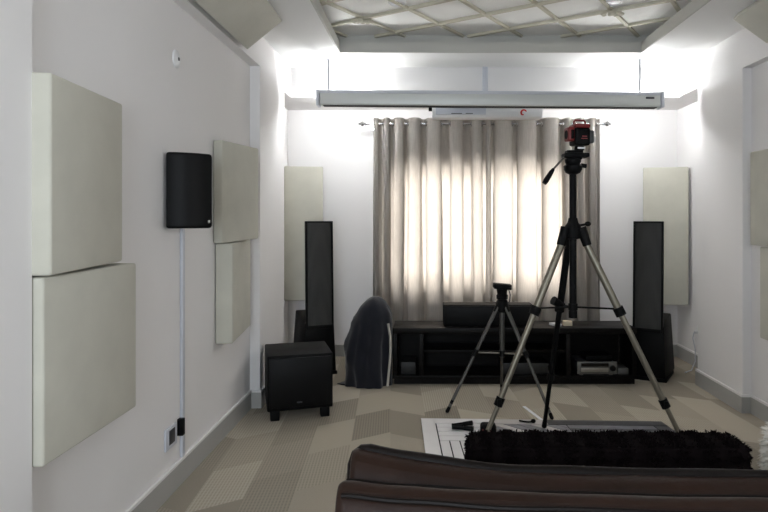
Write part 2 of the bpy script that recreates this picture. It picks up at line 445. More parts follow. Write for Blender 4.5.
# lamps -------------------------------------------------------------
def downlight(x, y, z, r, on, label):
    t = thing('recessed_downlight', label, 'ceiling light', (x, y, z), 0, 'ceiling downlights')
    q = B(); q.lathe([(r*.80, -.004), (r*.86, -.012), (r, -.010), (r+.004, 0), (r*.8, 0)], (x, y, z)); part('trim_ring', q, MT['white'], t)
    q = B(); q.lathe([(r*.02, -.006), (r*.8, -.006), (r*.8, -.001), (r*.02, -.001)], (x, y, z)); part('diffuser', q, MT['lamp'] if on else MT['discoff'], t)
downlight(-.21, 4.16, IZ, .06, False, 'unlit round ceiling disc among the slats nearer the left wall')
downlight(1.25, 4.16, IZ, .06, False, 'unlit round ceiling disc among the slats nearer the right wall')
def tube_lamp(x0, x1, label):
    y, z = 5.205, 2.345
    t = thing('tube_lamp', label, 'lamp', ((x0+x1)/2, y, z), 0, 'tube lamps behind the screen housing')
    q = B(); q.rod((x0+.02, y, z), (x1-.02, y, z), .014); part('tube', q, MT['lamp'], t)
    q = B(); q.rod((x0, y, z), (x0+.02, y, z), .018); q.box(x0+.004, x0+.016, y, YBH-.0, z+.05, z+.062); q.box(x0+.004, x0+.016, y-.006, y+.006, z, z+.062); part('socket', q, MT['white'], t)
    q = B(); q.rod((x1-.02, y, z), (x1, y, z), .018); q.box(x1-.016, x1-.004, y, YBH-.0, z+.05, z+.062); q.box(x1-.016, x1-.004, y-.006, y+.006, z, z+.062); part('socket', q, MT['white'], t)
tube_lamp(-.86, -.52, 'lit tube lamp hidden behind the left end of the screen housing')
tube_lamp(1.55, 1.88, 'lit tube lamp hidden behind the right end of the screen housing')

# ------------------------------------------------------------------ acoustic panels
def panel(p_near, p_far, zn0, zn1, zf0, zf1, th, inward, label):
    """front face between two plan points; thickness goes away from `inward`"""
    n = Vector(inward).normalized()*th
    a, c = Vector((p_near[0], p_near[1], 0)), Vector((p_far[0], p_far[1], 0))
    bot = [a, c, c-n, a-n]
    zz0 = [zn0, zf0, zf0, zn0]; zz1 = [zn1, zf1, zf1, zn1]
    q = B(); q.hexa([(v.x, v.y, z) for v, z in zip(bot, zz0)]+[(v.x, v.y, z) for v, z in zip(bot, zz1)], .009, 3)
    return single('acoustic_panel', q, MT['panel'], label, 'acoustic panel', 'cream fabric acoustic panels')
e = CH
panel((-1.136, 1.85), (-1.178, 2.37), e-.178, e+.437, e-.170, e+.436, .085, (1, .11, 0), 'upper cream square panel of the near pair on left wall')
panel((-1.16, 1.852), (-1.163, 2.45), e-.757, e-.183, e-.757, e-.183, .098, (1, 0, 0), 'lower cream square panel of the near pair on left wall')
panel((-1.20, 3.58), (-1.125, 4.08), e-.154, e+.449, e-.143, e+.455, .058, (1, -.15, 0), 'upper cream panel of the far pair behind the wall speaker')
panel((-1.155, 3.63), (-1.225, 4.24), e-.75, e-.157, e-.75, e-.152, .10, (1, .11, 0), 'lower cream panel of the far pair, dropping towards the subwoofer')
panel((2.125, 3.4), (2.118, 4.04), e-.184, e+.427, e-.184, e+.427, .10, (-1, 0, 0), 'upper cream panel in the right wall niche')
panel((2.13, 3.3), (2.128, 3.94), e-.79, e-.19, e-.775, e-.19, .10, (-1, 0, 0), 'lower cream panel in the right wall niche')
panel((2.383, 5.62), (2.03, 5.80), e-.81, e+.46, e-.83, e+.465, .07, (-.45, -.9, 0), 'tall cream panel behind the right tower speaker')
panel((-.992, 5.80), (-1.345, 5.74), e-.785, e+.475, e-.785, e+.475, .07, (.17, -.98, 0), 'tall cream panel behind the left tower speaker')
def corner_panel(xw, xc, zw, zc, y0, y1, sgn, label):
    """panel spanning a wall/soffit corner, running along y"""
    a = Vector((xw, 0, zw)); c = Vector((xc, 0, zc)); d = (c-a).normalized()
    n = Vector((sgn*abs(d.z), 0, -abs(d.x)))*.05
    q = B(); pts = [a, c, c-n*.001, a]
    lo = [a+n, c+n]
    q.hexa([(a.x+n.x, y0, a.z+n.z), (c.x+n.x, y0, c.z+n.z), (c.x+n.x, y1, c.z+n.z), (a.x+n.x, y1, a.z+n.z),
            (a.x, y0, a.z), (c.x, y0, c.z), (c.x, y1, c.z), (a.x, y1, a.z)], .006)
    return single('acoustic_panel', q, MT['panel'], label, 'acoustic panel', 'cream fabric acoustic panels')
corner_panel(XL+.012, -.955, e+1.10, ZS-.012, 2.55, 3.9, 1, 'slanted cream panel across the top of the left wall')
corner_panel(XR-.012, 1.945, e+1.13, ZS-.012, 2.55, 3.86, -1, 'slanted cream panel across the top of the right wall')

# ------------------------------------------------------------------ left wall fittings
t = thing('wall_speaker', 'black wall speaker with bowed grille between the cream panels', 'speaker', (NL, 3.05, 1.28))
rz = math.radians(34)
def spk_pt(u, w, z):   # u along the grille, w depth behind it
    ox, oy = -1.139, 2.95
    return (ox + u*math.cos(rz)*1 - w*math.sin(rz), oy + u*math.sin(rz) + w*math.cos(rz), z)
zc0, zc1 = CH-.055, CH+.31
q = B(); prof = []
W = .11
for i in range(13):
    u = -1+2*i/12; prof.append((u*W, .03*(u*u)))
back = [(.06, .115), (-.05, .115)]
poly = prof+back; n = len(poly)
def plan(u, w): 
    p = spk_pt(u, w, 0); return p[0], p[1]
# grille faces the room: rotate so the grille normal points to +x,-y
def build_spk(poly, z0, z1, infl):
    vs = []; fs = []
    for (u, w) in poly:
        x, y = plan(u, w); vs.append((x, y, z0))
    for (u, w) in poly:
        x, y = plan(u, w); vs.append((x, y, z1))
    m = len(poly)
    fs.append(list(range(m))); fs.append([m+i for i in range(m)][::-1])
    for i in range(m): fs.append([i, (i+1) % m, m+(i+1) % m, m+i])
    return vs, fs
vs, fs = build_spk(poly, zc0, zc1, 0); q.raw(vs, fs); bmesh.ops.recalc_face_normals(q.bm, faces=q.bm.faces)
bmesh.ops.bevel(q.bm, geom=[e_ for e_ in q.bm.edges if e_.calc_face_angle(0) > .6], offset=.012, segments=3, profile=.5, affect='EDGES')
cab = part('cabinet', q, MT['black'], t)
gp = [(u*.95, w-.006) for u, w in prof]+[(u*.95, w-.0005) for u, w in prof[::-1]]
q = B(); vs, fs = build_spk(gp, zc0+.012, zc1-.012, 0); q.raw(vs, fs); bmesh.ops.recalc_face_normals(q.bm, faces=q.bm.faces)
g = part('grille', q, MT['grille2'], t)
q = B(); x, y = plan(.088, .016); q.box(x-.006, x+.006, y-.006, y+.004, zc0+.025, zc0+.04, .002); part('badge', q, MT['silver'], g)
q = B(); x, y = plan(.02, .11); q.rod((NL+.001, y+.01, CH+.12), (x, y, CH+.12), .018); q.box(NL, NL+.012, y-.04, y+.06, CH+.06, CH+.18, .003)
part('bracket', q, MT['blackm'], t)

q = B(); q.box(NL, NL+.016, 3.115, 3.145, BH+.002, CH-.02, .003)
single('cable_trunking', q, MT['acgrey'], 'thin pale cable trunking running down below the wall speaker', 'cable trunking')
t = thing('wall_outlet', 'small outlet plate beside the trunking low on left wall', 'outlet', (NL, 2.99, .22))
q = B(); q.box(NL, NL+.01, 2.93, 3.06, .225, .33, .003); part('plate', q, MT['acgrey'], t)
q = B(); q.box(NL+.009, NL+.013, 2.965, 3.03, .245, .315, .002); part('socket', q, MT['darkgrey'], t)
q = B(); q.box(NL, NL+.03, 3.08, 3.112, .25, .335, .004)
single('plug', q, MT['black'], 'small black plug between the outlet plate and the trunking', 'plug')
t = thing('wall_rosette', 'round white rosette high on the left wall', 'rosette', (NL, 3.07, 2.10))
q = B(); q.lathe([(.002, .014), (.025, .013), (.043, .006), (.046, 0), (.002, 0)], (NL, 3.07, 2.14), (1, 0, 0), 24); cp = part('cover', q, MT['white'], t)
q = B(); q.lathe([(.002, .018), (.009, .016), (.01, .01), (.002, .01)], (NL, 3.07, 2.14), (1, 0, 0), 12); part('screw', q, MT['darkgrey'], cp)

# right alcove: outlet with lead
t = thing('wall_outlet', 'white outlet low on the right wall beside the right tower speaker', 'outlet', (AR, 5.46, .28))
q = B(); q.box(AR-.008, AR, 5.41, 5.51, .28, .38, .002); part('plate', q, MT['white'], t)
q = B(); q.rod((AR-.008, 5.46, .33), (AR-.05, 5.46, .33), .016); part('plug', q, MT['white'], t)
q = B(); q.tube([(AR-.05, 5.46, .33), (AR-.07, 5.45, .28), (AR-.06, 5.42, .18), (AR-.07, 5.40, .08), (AR-.12, 5.36, .012), (AR-.2, 5.30, .008)], .005); part('lead', q, MT['acgrey'], t)
q = B(); q.box(2.07, 2.13, 5.33, 5.37, 0, .018, .004)
single('adapter', q, MT['white'], 'small white adapter on the carpet beside the right tower speaker', 'adapter')

# ------------------------------------------------------------------ projector screen housing, air conditioner
yh = 4.98
t = thing('projector_screen', 'long pale grey projector screen housing hung before the window wall', 'projector screen', (.505, yh+.06, 2.25))
Mr = Matrix.Translation((.505, yh+.06, 2.311)) @ Matrix.Rotation(math.radians(.40), 4, 'Y')
q = B(); q.box(-1.385, 1.385, -.06, .06, -.058, .062, .012, 3, Mr); cs = part('casing', q, MT['housing'], t)
q = B(); q.box(-1.385, 1.385, -.064, -.052, .035, .062, .003, 2, Mr); part('top_rail', q, MT['acgrey'], cs)
q = B(); q.box(-1.36, 1.36, -.04, .03, -.0615, -.056, 0, 2, Mr); part('slot_bar', q, MT['seam'], cs)
for s in (-1, 1):
    q = B()
    q.prism([(-.062, -.060), (.05, -.064), (.066, -.03), (.066, .04), (.05, .066), (-.062, .066)], .024, Mr @ Matrix.Translation((s*1.402, 0, 0)) @ Matrix.Rotation(PI/2, 4, 'Z') @ Matrix.Translation((0, -.012, 0)), .004)
    part('end_cap', q, MT['acgrey'], t)
q = B(); q.box(1.26, 1.33, -.0665, -.063, .005, .022, .002, 1, Mr); part('badge', q, MT['darkgrey'], cs)
for x in (-.815, 1.735):
    q = B(); q.box(x-.010, x+.010, yh+.05, yh+.054, 2.36, ZS, 0); q.box(x-.02, x+.02, yh+.03, yh+.075, ZS-.006, ZS, .002); part('hanger', q, MT['acgrey'], t)

ax0, ax1 = .035, .965; ay0, ay1 = YBH-.018-.165, YBH-.019; az0, az1 = CH+.838, CH+1.03
t = thing('air_conditioner', 'white split air conditioner behind the screen housing', 'air conditioner', ((ax0+ax1)/2, ay1, az0))
q = B(); q.prism([(ay0+.03, az0), (ay1, az0), (ay1, az1), (ay0+.02, az1), (ay0, az1-.04), (ay0, az0+.05)], ax1-ax0, Matrix(((0,1,0,ax0),(1,0,0,0),(0,0,1,0),(0,0,0,1))), .008)
bmesh.ops.recalc_face_normals(q.bm, faces=q.bm.faces); body = part('body', q, MT['white'], t)
q = B(); q.box(ax0+.03, ax0+.45, ay0-.006, ay0+.02, az0+.022, az0+.105, .002); part('louver', q, MT['acgrey'], t)
for x, z in ((.11, az0+.103), (.25, az0+.053), (.33, az0+.053)):
    pass
q = B(); q.box(ax0+.1, ax0+.2, ay0-.009, ay0-.005, az0+.082, az0+.09); q.box(ax0+.16, ax0+.25, ay0-.009, ay0-.005, az0+.026, az0+.032); q.box(ax0+.28, ax0+.34, ay0-.009, ay0-.005, az0+.026, az0+.032); part('vent_slot', q, MT['darkgrey'], t)
q = B()
pts = []
for i in range(15):
    a = .4+4.6*i/14; r = .026-.0009*i
    zz = .036+r*math.sin(a); pts.append((ax0+.765+r*math.cos(a), ay0-.004+.03*max(0, 1-zz/.05), az0+zz))
q.tube(pts, [.005+.003*math.sin(PI*i/14) for i in range(15)], 6); part('swirl_mark', q, MT['redink'], t)
q = B(); q.box(ax0-.03, ax0+.035, ay1-.08, ay1, az0+.075, az0+.13, .004); part('side_bracket', q, MT['blackm'], t)
q = B(); q.box(.47, .515, YBH-.018-.03, YBH-.018, az1-.01, ZS-.001, .004)
single('pipe_cover', q, MT['acgrey'], 'short pale pipe cover rising from the air conditioner to the soffit', 'pipe cover')

# ------------------------------------------------------------------ curtains on a rod
YC = 5.715; ZR = CH+.866
t = thing('curtain_rod', 'silver curtain rod with ball finials across the window', 'curtain rod', (.535, YC, ZR))
q = B(); q.rod((-.585, YC, ZR), (1.64, YC, ZR), .011); part('rod', q, MT['chrome'], t)
for s, x in ((-1, -.585), (1, 1.64)):
    q = B(); q.lathe([(.011, -.02), (.016, 0), (.012, .006), (.022, .016), (.026, .028), (.02, .042), (.008, .05), (.011, .058), (.002, .066)], (x, YC, ZR), (s, 0, 0), 14); part('finial', q, MT['chrome'], t)
for x in (-.53, .557, 1.61):
    q = B(); q.rod((x, YC, ZR), (x, YB-.022, ZR), .007); q.lathe([(.025, 0), (.025, .008), (.002, .008)], (x, YB-.030, ZR), (0, 1, 0), 12); part('bracket', q, MT['chrome'], t)

def curtain(x0, x1, folds, seed, label, ph0=0.0):
    rnd = random.Random(seed)
    # fold boundaries with uneven widths; the sheet crosses the rod at every boundary
    n = folds*2
    ws = [w for w in WID[seed]]
    tot = sum(ws); xb = [x0]
    for w in ws: xb.append(xb[-1]+w*(x1-x0)/tot)
    sub = 14; zs = [ZR+.052, ZR+.03, ZR, ZR-.03, ZR-.08]+[ZR-.16-k*.115 for k in range(18)]
    zs = [z for z in zs if z > .03]+[.03]
    amps = [(.044+.02*rnd.random()) for _ in ws]
    ov = [.17+.13*rnd.random() for _ in ws]
    ph = [rnd.random()*6.28 for _ in ws]
    vs = []; cols = 0
    for z in zs:
        dz = max(0, (ZR-z))/ZR
        row = []
        for i, w in enumerate(ws):
            sg = 1 if (i % 2) else -1
            wd = xb[i+1]-xb[i]
            for k in range(sub):
                u = k/sub
                am = min(amps[i], wd*.9+.018)*(1+.25*dz*math.sin(ph[i]+dz*3))
                x = xb[i]+wd*u - ov[i]*wd*min(1, .25+dz*2.5)*math.sin(2*PI*u) + .018*dz*math.sin(ph[i]+2.2*dz+u)*(1 if 0 < i < len(ws)-1 else .3)
                prof = math.sin(PI*u)
                prof = prof**.75
                y = YC - sg*am*prof*-1
                y += .006*math.sin(ph[i]*3+9*z+u*7)*dz + .004*math.sin(ph[i]+u*15+1.5*z)*min(1, dz*4)
                row.append((x, y, z))
        row.append((xb[-1], YC, z)); cols = len(row); vs += row
    fs = []
    for r in range(len(zs)-1):
        for c in range(cols-1):
            a = r*cols+c; fs.append([a, a+1, a+cols+1, a+cols])
    t = thing('curtain', label, 'curtain', ((x0+x1)/2, YC, .03), 0, 'eyelet curtains')
    q = B(); q.raw(vs, fs); cl = part('cloth', q, MT['curtain'], t)
    sd = cl.modifiers.new('thickness', 'SOLIDIFY'); sd.thickness = .0016
    q.bm = None
    for i in range(1, len(ws)):
        wd = (xb[i+1]-xb[i])
        g = B(); g.torus((xb[i], YC, ZR), .021, .0055, (1, .35 if i % 2 else -.35, 0), 16, 6)
        part('eyelet', g, MT['chrome'], t)
    return t
WID = {1: [.5,.5,.6,.45,.95,.5,1.2,.6,1.4,1.0,1.2,.9,1.0,.6], 2: [.4,.35,1.6,.55,1.7,.55,1.5,.45,.7,.45,.7,.45,.6,.4]}
curtain(-.505, .556, 7, 1, 'left linen eyelet curtain, with closer folds')
curtain(.540, 1.60, 7, 2, 'right linen eyelet curtain, behind the large tripod')

# ------------------------------------------------------------------ tower speakers, subwoofer
def tower(loc, rz, label):
    t = thing('tower_speaker', label, 'tower speaker', loc, rz, 'tall electrostatic tower speakers')
    # local frame: front face at y=0 looking -y
    q = B(); q.hexa([(-.14,.0,.03), (.14,.0,.03), (.155,.40,.03), (-.155,.40,.03), (-.125,.02,.45), (.125,.02,.45), (.13,.36,.52), (-.13,.36,.52)], .01); part('woofer_cabinet', q, MT['black'], t, local=True)
    q = B(); q.box(-.15, .15, .0, .38, 0, .028, .004); part('plinth', q, MT['blackm'], t, local=True)
    # leaning panel
    Mp = Matrix.Translation((0, .012, .40)) @ Matrix.Rotation(math.radians(-2.0), 4, 'X')
    h = .915; w = .119
    q = B()
    q.box(-w, -w+.014, -.012, .028, 0, h, .003, 2, Mp); q.box(w-.014, w, -.012, .028, 0, h, .003, 2, Mp)
    q.box(-w+.014, w-.014, -.012, .028, h-.014, h, .003, 2, Mp); q.box(-w+.014, w-.014, -.012, .028, 0, .03, .003, 2, Mp)
    fr = part('panel_frame', q, MT['black'], t, local=True)
    vs = []; fs = []; m = 12
    for z in (.03, h-.014):
        for off_ in (0, .004):
            for i in range(m+1):
                u = -1+2*i/m; vs.append(Mp @ Vector((u*(w-.014), -.004-.014*(1-u*u)+off_+.006, z)))
    R = m+1
    for i in range(m):
        fs.append([i, i+1, 2*R+i+1, 2*R+i]); fs.append([R+i, 3*R+i, 3*R+i+1, R+i+1])
        fs.append([i, R+i, R+i+1, i+1]); fs.append([2*R+i, 2*R+i+1, 3*R+i+1, 3*R+i])
    q = B(); q.raw(vs, fs); part('perforated_panel', q, MT['grille'], t, local=True)
    return t
tw = tower((1.808, 5.06, 0), math.radians(-30), 'tall black tower speaker right of the media console')
copy_tree(tw, (-.915, 5.22, 0), math.radians(25), 'tall black tower speaker behind the subwoofer')

rzs = math.radians(17)
t = thing('subwoofer', 'square black subwoofer box on stubby feet by left wall', 'subwoofer', (-1.055, 4.03, 0), rzs)
q = B(); q.box(0, .43, 0, .42, .066, .433, .008, 2); part('cabinet', q, MT['blackm'], t, local=True)
q = B(); q.box(.012, .418, -.012, .002, .09, .415, .005, 2); g = part('front_grille', q, MT['grille2'], t, local=True)
q = B(); q.box(.19, .225, -.0145, -.011, .115, .125, .001, 1); part('badge', q, MT['darkgrey'], g, local=True)
for x in (.02, .35):
    for y in (.01, .34):
        q = B(); q.box(x, x+.06, y, y+.06, 0, .073, .006, 2); part('foot', q, MT['black'], t, local=True)

# ------------------------------------------------------------------ media console and what stands on it
sx0, sx1, sy0, sy1, sz = -.285, 1.68, 4.95, 5.30, .455
t = thing('media_console', 'long low espresso brown media console under the curtains', 'media console', ((sx0+sx1)/2, (sy0+sy1)/2, 0))
q = B(); q.box(sx0, sx1, sy0-.008, sy1, sz-.048, sz, .004); part('top', q, MT['espresso'], t)
q = B(); q.box(sx0+.01, sx1-.01, sy0+.012, sy1-.01, 0, .045); part('plinth', q, MT['espresso'], t)
q = B(); q.box(sx0, sx1, sy0, sy1, .045, .07, .002); part('bottom_shelf', q, MT['espresso'], t)
for x in (sx0, -.07, 1.115, sx1-.035):
    q = B(); q.box(x, x+.035, sy0, sy1-.012, .07, sz-.048, .002); part('divider' if sx0 < x < 1.5 else 'side', q, MT['espresso'], t)
q = B(); q.box(sx0+.035, sx1-.035, sy1-.012, sy1-.002, .07, sz-.048); part('back_board', q, MT['espresso'], t)
q = B(); q.box(-.035, 1.115, sy0+.03, sy1-.012, .25, .27, .002); part('shelf', q, MT['espresso'], t)
zt = .07
t = thing('center_speaker', 'low wide black centre speaker on the media console', 'speaker', (.49, 5.12, sz))
q = B(); q.box(.125, .865, 5.04, 5.22, sz, sz+.172, .006); part('cabinet', q, MT['black'], t)
q = B(); q.box(.135, .855, 5.028, 5.042, sz+.01, sz+.162, .004); part('grille', q, MT['grille2'], t)

dx0, dx1, dy0 = 1.205, 1.525, 4.952
t = thing('disc_player', 'silver disc player in the right bay of the console', 'disc player', ((dx0+dx1)/2, dy0+.14, zt))
q = B(); q.box(dx0+.01, dx1-.01, dy0+.012, dy0+.27, zt+.014, zt+.105, .003); part('chassis', q, MT['darkgrey'], t)
q = B(); q.box(dx0, dx1, dy0, dy0+.014, zt+.012, zt+.112, .003); fp = part('front_panel', q, MT['playersilver'], t)
q = B(); q.box(dx0+.03, dx0+.25, dy0-.003, dy0+.002, zt+.074, zt+.1); part('display', q, MT['display'], fp)
q = B(); q.box(dx0+.03, dx0+.25, dy0-.004, dy0+.002, zt+.03, zt+.062, .002); part('disc_tray', q, MT['silver'], fp)
q = B(); q.lathe([(.024, 0), (.022, .014), (.002, .015)], (dx0+.285, dy0, zt+.06), (0, -1, 0), 18); part('knob', q, MT['black'], fp)
for x in (dx0+.04, dx1-.04):
    for y in (dy0+.04, dy0+.23):
        q = B(); q.lathe([(.016, 0), (.016, .014), (.002, .014)], (x, y, zt), (0, 0, 1), 12); part('foot', q, MT['silver'], t)
q = B(); q.box(1.29, 1.50, 5.0, 5.2, zt+.1055, zt+.15, .004)
single('set_top_box', q, MT['black'], 'flat black box stacked on the silver disc player', 'set-top box')
q = B(); q.box(1.545, 1.63, 4.99, 5.17, zt, zt+.05, .002)
single('booklet_stack', q, MT['playersilver'], 'small pale stack of booklets beside the silver disc player', 'booklets')
q = B(); q.box(-.22, -.1, 4.99, 5.2, zt, zt+.10, .004)
single('amplifier', q, MT['dimgrey'], 'dark small amplifier in the left bay beside the navy cloth', 'amplifier')
q = B(); q.box(.60, .98, 5.0, 5.24, zt, zt+.09, .004)
single('receiver', q, MT['dimgrey'], 'dark receiver on the bottom shelf of the middle bay', 'receiver')
q = B(); q.box(-.028, .028, -.05, .05, 0, .02, .003, 2, Matrix.Translation((1.05, 5.06, sz)) @ Matrix.Rotation(.5, 4, 'Z'))
single('paper_pad', q, MT['paper'], 'small white paper pad on the console left of a cream box', 'paper pad')
q = B(); q.box(1.115, 1.185, 5.04, 5.09, sz, sz+.04, .003)
single('small_box', q, MT['cream'], 'small cream box on the console near the large tripod', 'box')

# ------------------------------------------------------------------ navy cloth hump
def cloth_hump():
    cx, cy = -.478, 4.985; h = .705
    vs = []; fs = []; nu = 72; nv = 22
    for j in range(nv+1):
        v = j/nv
        zf = 1-v**1.6                                   # height fraction
        rad = max(0, 1-zf**3.6)**.52
        t_ = 1-zf
        for i in range(nu):
            a = 2*PI*i/nu
            fold = 1+(.05+.10*t_)*(math.sin(5*a+1.1+t_)*.5+math.sin(8*a-2*t_)*.4+math.sin(13*a+.7+1.5*t_)*.3)*min(1, t_*2)
            fold += .05*math.sin(2*a+3*zf)*rad*zf
            x = cx + .192*rad*fold*math.cos(a) + .05*zf**1.5 - .012*math.sin(PI*zf)
            y = cy + .165*rad*fold*math.sin(a) + .01*zf
            wr = noise.noise(Vector((x*9+zf*3, y*9, zf*3.2)))*.022+noise.noise(Vector((x*22, y*22+zf*4, zf*7)))*.009
            x += wr*math.cos(a)*min(1, rad*1.3); y += wr*math.sin(a)*min(1, rad*1.3)
            x = min(x, -.29)
            vs.append((x, y, max(.002, h*zf + .014*math.sin(3*a+1)*rad*zf)))
    for j in range(nv):
        for i in range(nu):
            a = j*nu+i; c = j*nu+(i+1) % nu
            fs.append([a, c, c+nu, a+nu])
    return vs, fs
vs, fs = cloth_hump()
t = thing('draped_cloth', 'navy cloth draped in a tall hump left of the media console', 'cloth', (-.478, 4.985, 0))
q = B(); q.raw(vs, fs); bmesh.ops.remove_doubles(q.bm, verts=q.bm.verts, dist=.0008); bmesh.ops.recalc_face_normals(q.bm, faces=q.bm.faces)
body = part('cloth', q, MT['navy'], t)
q = B(); q.tube([(-.318, 4.90, .50), (-.300, 4.885, .40), (-.298, 4.875, .30), (-.302, 4.868, .2), (-.312, 4.86, .1), (-.32, 4.855, .012)], .010); part('piping', q, MT['piping'], t)
q = B(); q.raw([(-.62, 4.97, .03), (-.60, 4.88, .02), (-.70, 4.93, .012), (-.735, 4.97, .004), (-.68, 5.02, .01), (-.62, 4.97, .0), (-.60, 4.88, .0), (-.70, 4.93, .002), (-.735, 4.97, .001), (-.68, 5.02, .0)],
               [[0,1,2,3,4], [9,8,7,6,5], [0,5,6,1], [1,6,7,2], [2,7,8,3], [3,8,9,4], [4,9,5,0]]); part('loose_corner', q, MT['navy'], t)

# ------------------------------------------------------------------ rug; window glare painted in as white patches at left, fading to grey
RC = [Vector((-.0465, 4.083)), Vector((1.527, 4.02)), Vector((1.64, 2.85)), Vector((.02, 2.85))]
RW, RH = 1.58, 1.2
def rug_pt(a, c):           # a from left, c from the back edge, metres
    u, v = a/RW, c/RH
    return RC[0]*(1-u)*(1-v)+RC[1]*u*(1-v)+RC[2]*u*v+RC[3]*(1-u)*v
def clip_poly(poly, x0, x1, y0, y1):
    for ax, lim, sg in ((0, x0, 1), (0, x1, -1), (1, y0, 1), (1, y1, -1)):
        out = []
        for i in range(len(poly)):
            p, r = poly[i-1], poly[i]
            ip, ir = (p[ax]-lim)*sg >= 0, (r[ax]-lim)*sg >= 0
            if ip != ir:
                k = (lim-p[ax])/(r[ax]-p[ax]); out.append((p[0]+k*(r[0]-p[0]), p[1]+k*(r[1]-p[1])))
            if ir: out.append(r)
        poly = out
        if not poly: return []
    return poly
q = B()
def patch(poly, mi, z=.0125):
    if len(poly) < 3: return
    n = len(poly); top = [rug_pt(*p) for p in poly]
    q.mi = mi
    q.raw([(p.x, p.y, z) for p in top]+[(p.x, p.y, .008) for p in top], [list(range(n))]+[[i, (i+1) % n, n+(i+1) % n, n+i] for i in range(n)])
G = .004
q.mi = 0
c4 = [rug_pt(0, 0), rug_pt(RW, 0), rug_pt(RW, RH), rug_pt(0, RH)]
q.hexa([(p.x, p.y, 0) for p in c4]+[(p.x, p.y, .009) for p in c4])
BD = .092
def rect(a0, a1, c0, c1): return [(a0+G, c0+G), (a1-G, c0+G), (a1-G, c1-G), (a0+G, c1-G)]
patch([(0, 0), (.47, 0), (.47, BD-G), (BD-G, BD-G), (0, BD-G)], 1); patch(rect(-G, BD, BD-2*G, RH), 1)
patch([(.472, 0), (.82, 0), (.82, BD-G), (.472, BD-G)], 4); patch([(.822, 0), (RW, 0), (RW, BD-G), (.822, BD-G)], 3); patch(rect(RW-BD, RW+G, BD, RH), 3)
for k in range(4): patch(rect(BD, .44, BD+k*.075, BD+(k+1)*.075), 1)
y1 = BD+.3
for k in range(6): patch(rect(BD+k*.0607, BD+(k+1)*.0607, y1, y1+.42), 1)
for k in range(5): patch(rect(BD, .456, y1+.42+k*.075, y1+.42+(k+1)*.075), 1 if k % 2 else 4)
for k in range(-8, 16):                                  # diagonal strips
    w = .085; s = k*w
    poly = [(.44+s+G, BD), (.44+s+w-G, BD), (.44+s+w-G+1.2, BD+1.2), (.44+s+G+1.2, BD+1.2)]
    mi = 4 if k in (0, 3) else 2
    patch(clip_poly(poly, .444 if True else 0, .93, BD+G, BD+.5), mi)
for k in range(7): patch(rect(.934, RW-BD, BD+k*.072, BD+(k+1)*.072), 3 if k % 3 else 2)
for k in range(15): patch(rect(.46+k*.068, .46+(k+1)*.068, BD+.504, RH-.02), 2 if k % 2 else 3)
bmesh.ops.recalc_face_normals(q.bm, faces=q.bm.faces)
single('patchwork_rug', q, [MT['seam'], MT['hideglare'], MT['hideg'], MT['hided'], MT['hidefade']], 'patchwork rug on the carpet, window glare painted white across its left strips', 'rug', smooth=False)
RZ = .0128

# small things on the rug
def onp(px, py, z=RZ): 
    Y = (CH-z)*F/(py-VY); return Vector(((px-VX)*Y/F, Y, z))
p = onp(463, 428.5)
t = thing('binoculars', 'small black twin-barrelled binoculars lying on the glare-white rug strips', 'binoculars', p)
for s_ in (-1, 1):
    q = B(); a = p+Vector((-.055, s_*.022-.005, .016)); c = p+Vector((.062, s_*.055, .017))
    m1 = a.lerp(c, .5); q.rod(a, m1, .011, .012); q.rod(m1, c, .013, .016); br = part('barrel', q, MT['black'], t)
    q = B(); q.rod(a, a+Vector((-.014, -s_*.003, 0)), .010, .012); part('eyecup', q, MT['blackm'], br)
q = B(); q.rod(p+Vector((-.045, 0, .017)), p+Vector((.0, 0, .018)), .009); q.box(p.x-.035, p.x-.005, p.y-.03, p.y+.03, p.z+.010, p.z+.02, .003); part('hinge', q, MT['blackm'], t)
p = onp(488, 436)
t = thing('tool_pouch', 'small black and red tool pouch beside the large tripod leg', 'pouch', p)
q = B(); q.box(p.x-.045, p.x+.05, p.y-.03, p.y+.05, p.z, p.z+.075, .018, 3); pb = part('body', q, MT['black'], t)
q = B(); q.box(p.x-.044, p.x+.018, p.y-.034, p.y-.02, p.z+.006, p.z+.05, .006, 2); part('flap', q, MT['red'], t, 'red flap')
p = onp(527, 423)
t = thing('hex_wrench', 'thin black wrench with a knob on the grey rug strips', 'tool', p)
q = B(); q.tube([p+Vector((-.045, .03, .006)), p+Vector((-.02, .012, .006)), p+Vector((.01, 0, .007)), p+Vector((.03, -.002, .009))], .006); part('shaft', q, MT['black'], t)
q = B(); q.ball(p+Vector((.04, -.003, .014)), .014, (1.2, 1, 1)); part('knob', q, MT['black'], t)
a, c = onp(524, 407, 0), onp(542.5, 421, 0)
dr = (c-a); dr.z = 0; Ls = dr.length; an = math.atan2(dr.y, dr.x)
q = B(); q.box(0, Ls, -.012, .012, .0, .006, .002, 1, Matrix.Translation((a.x, a.y, .0)) @ Matrix.Rotation(an, 4, 'Z'))
single('white_strip', q, MT['paper'], 'narrow white strip on the carpet at the rug edge', 'strip')

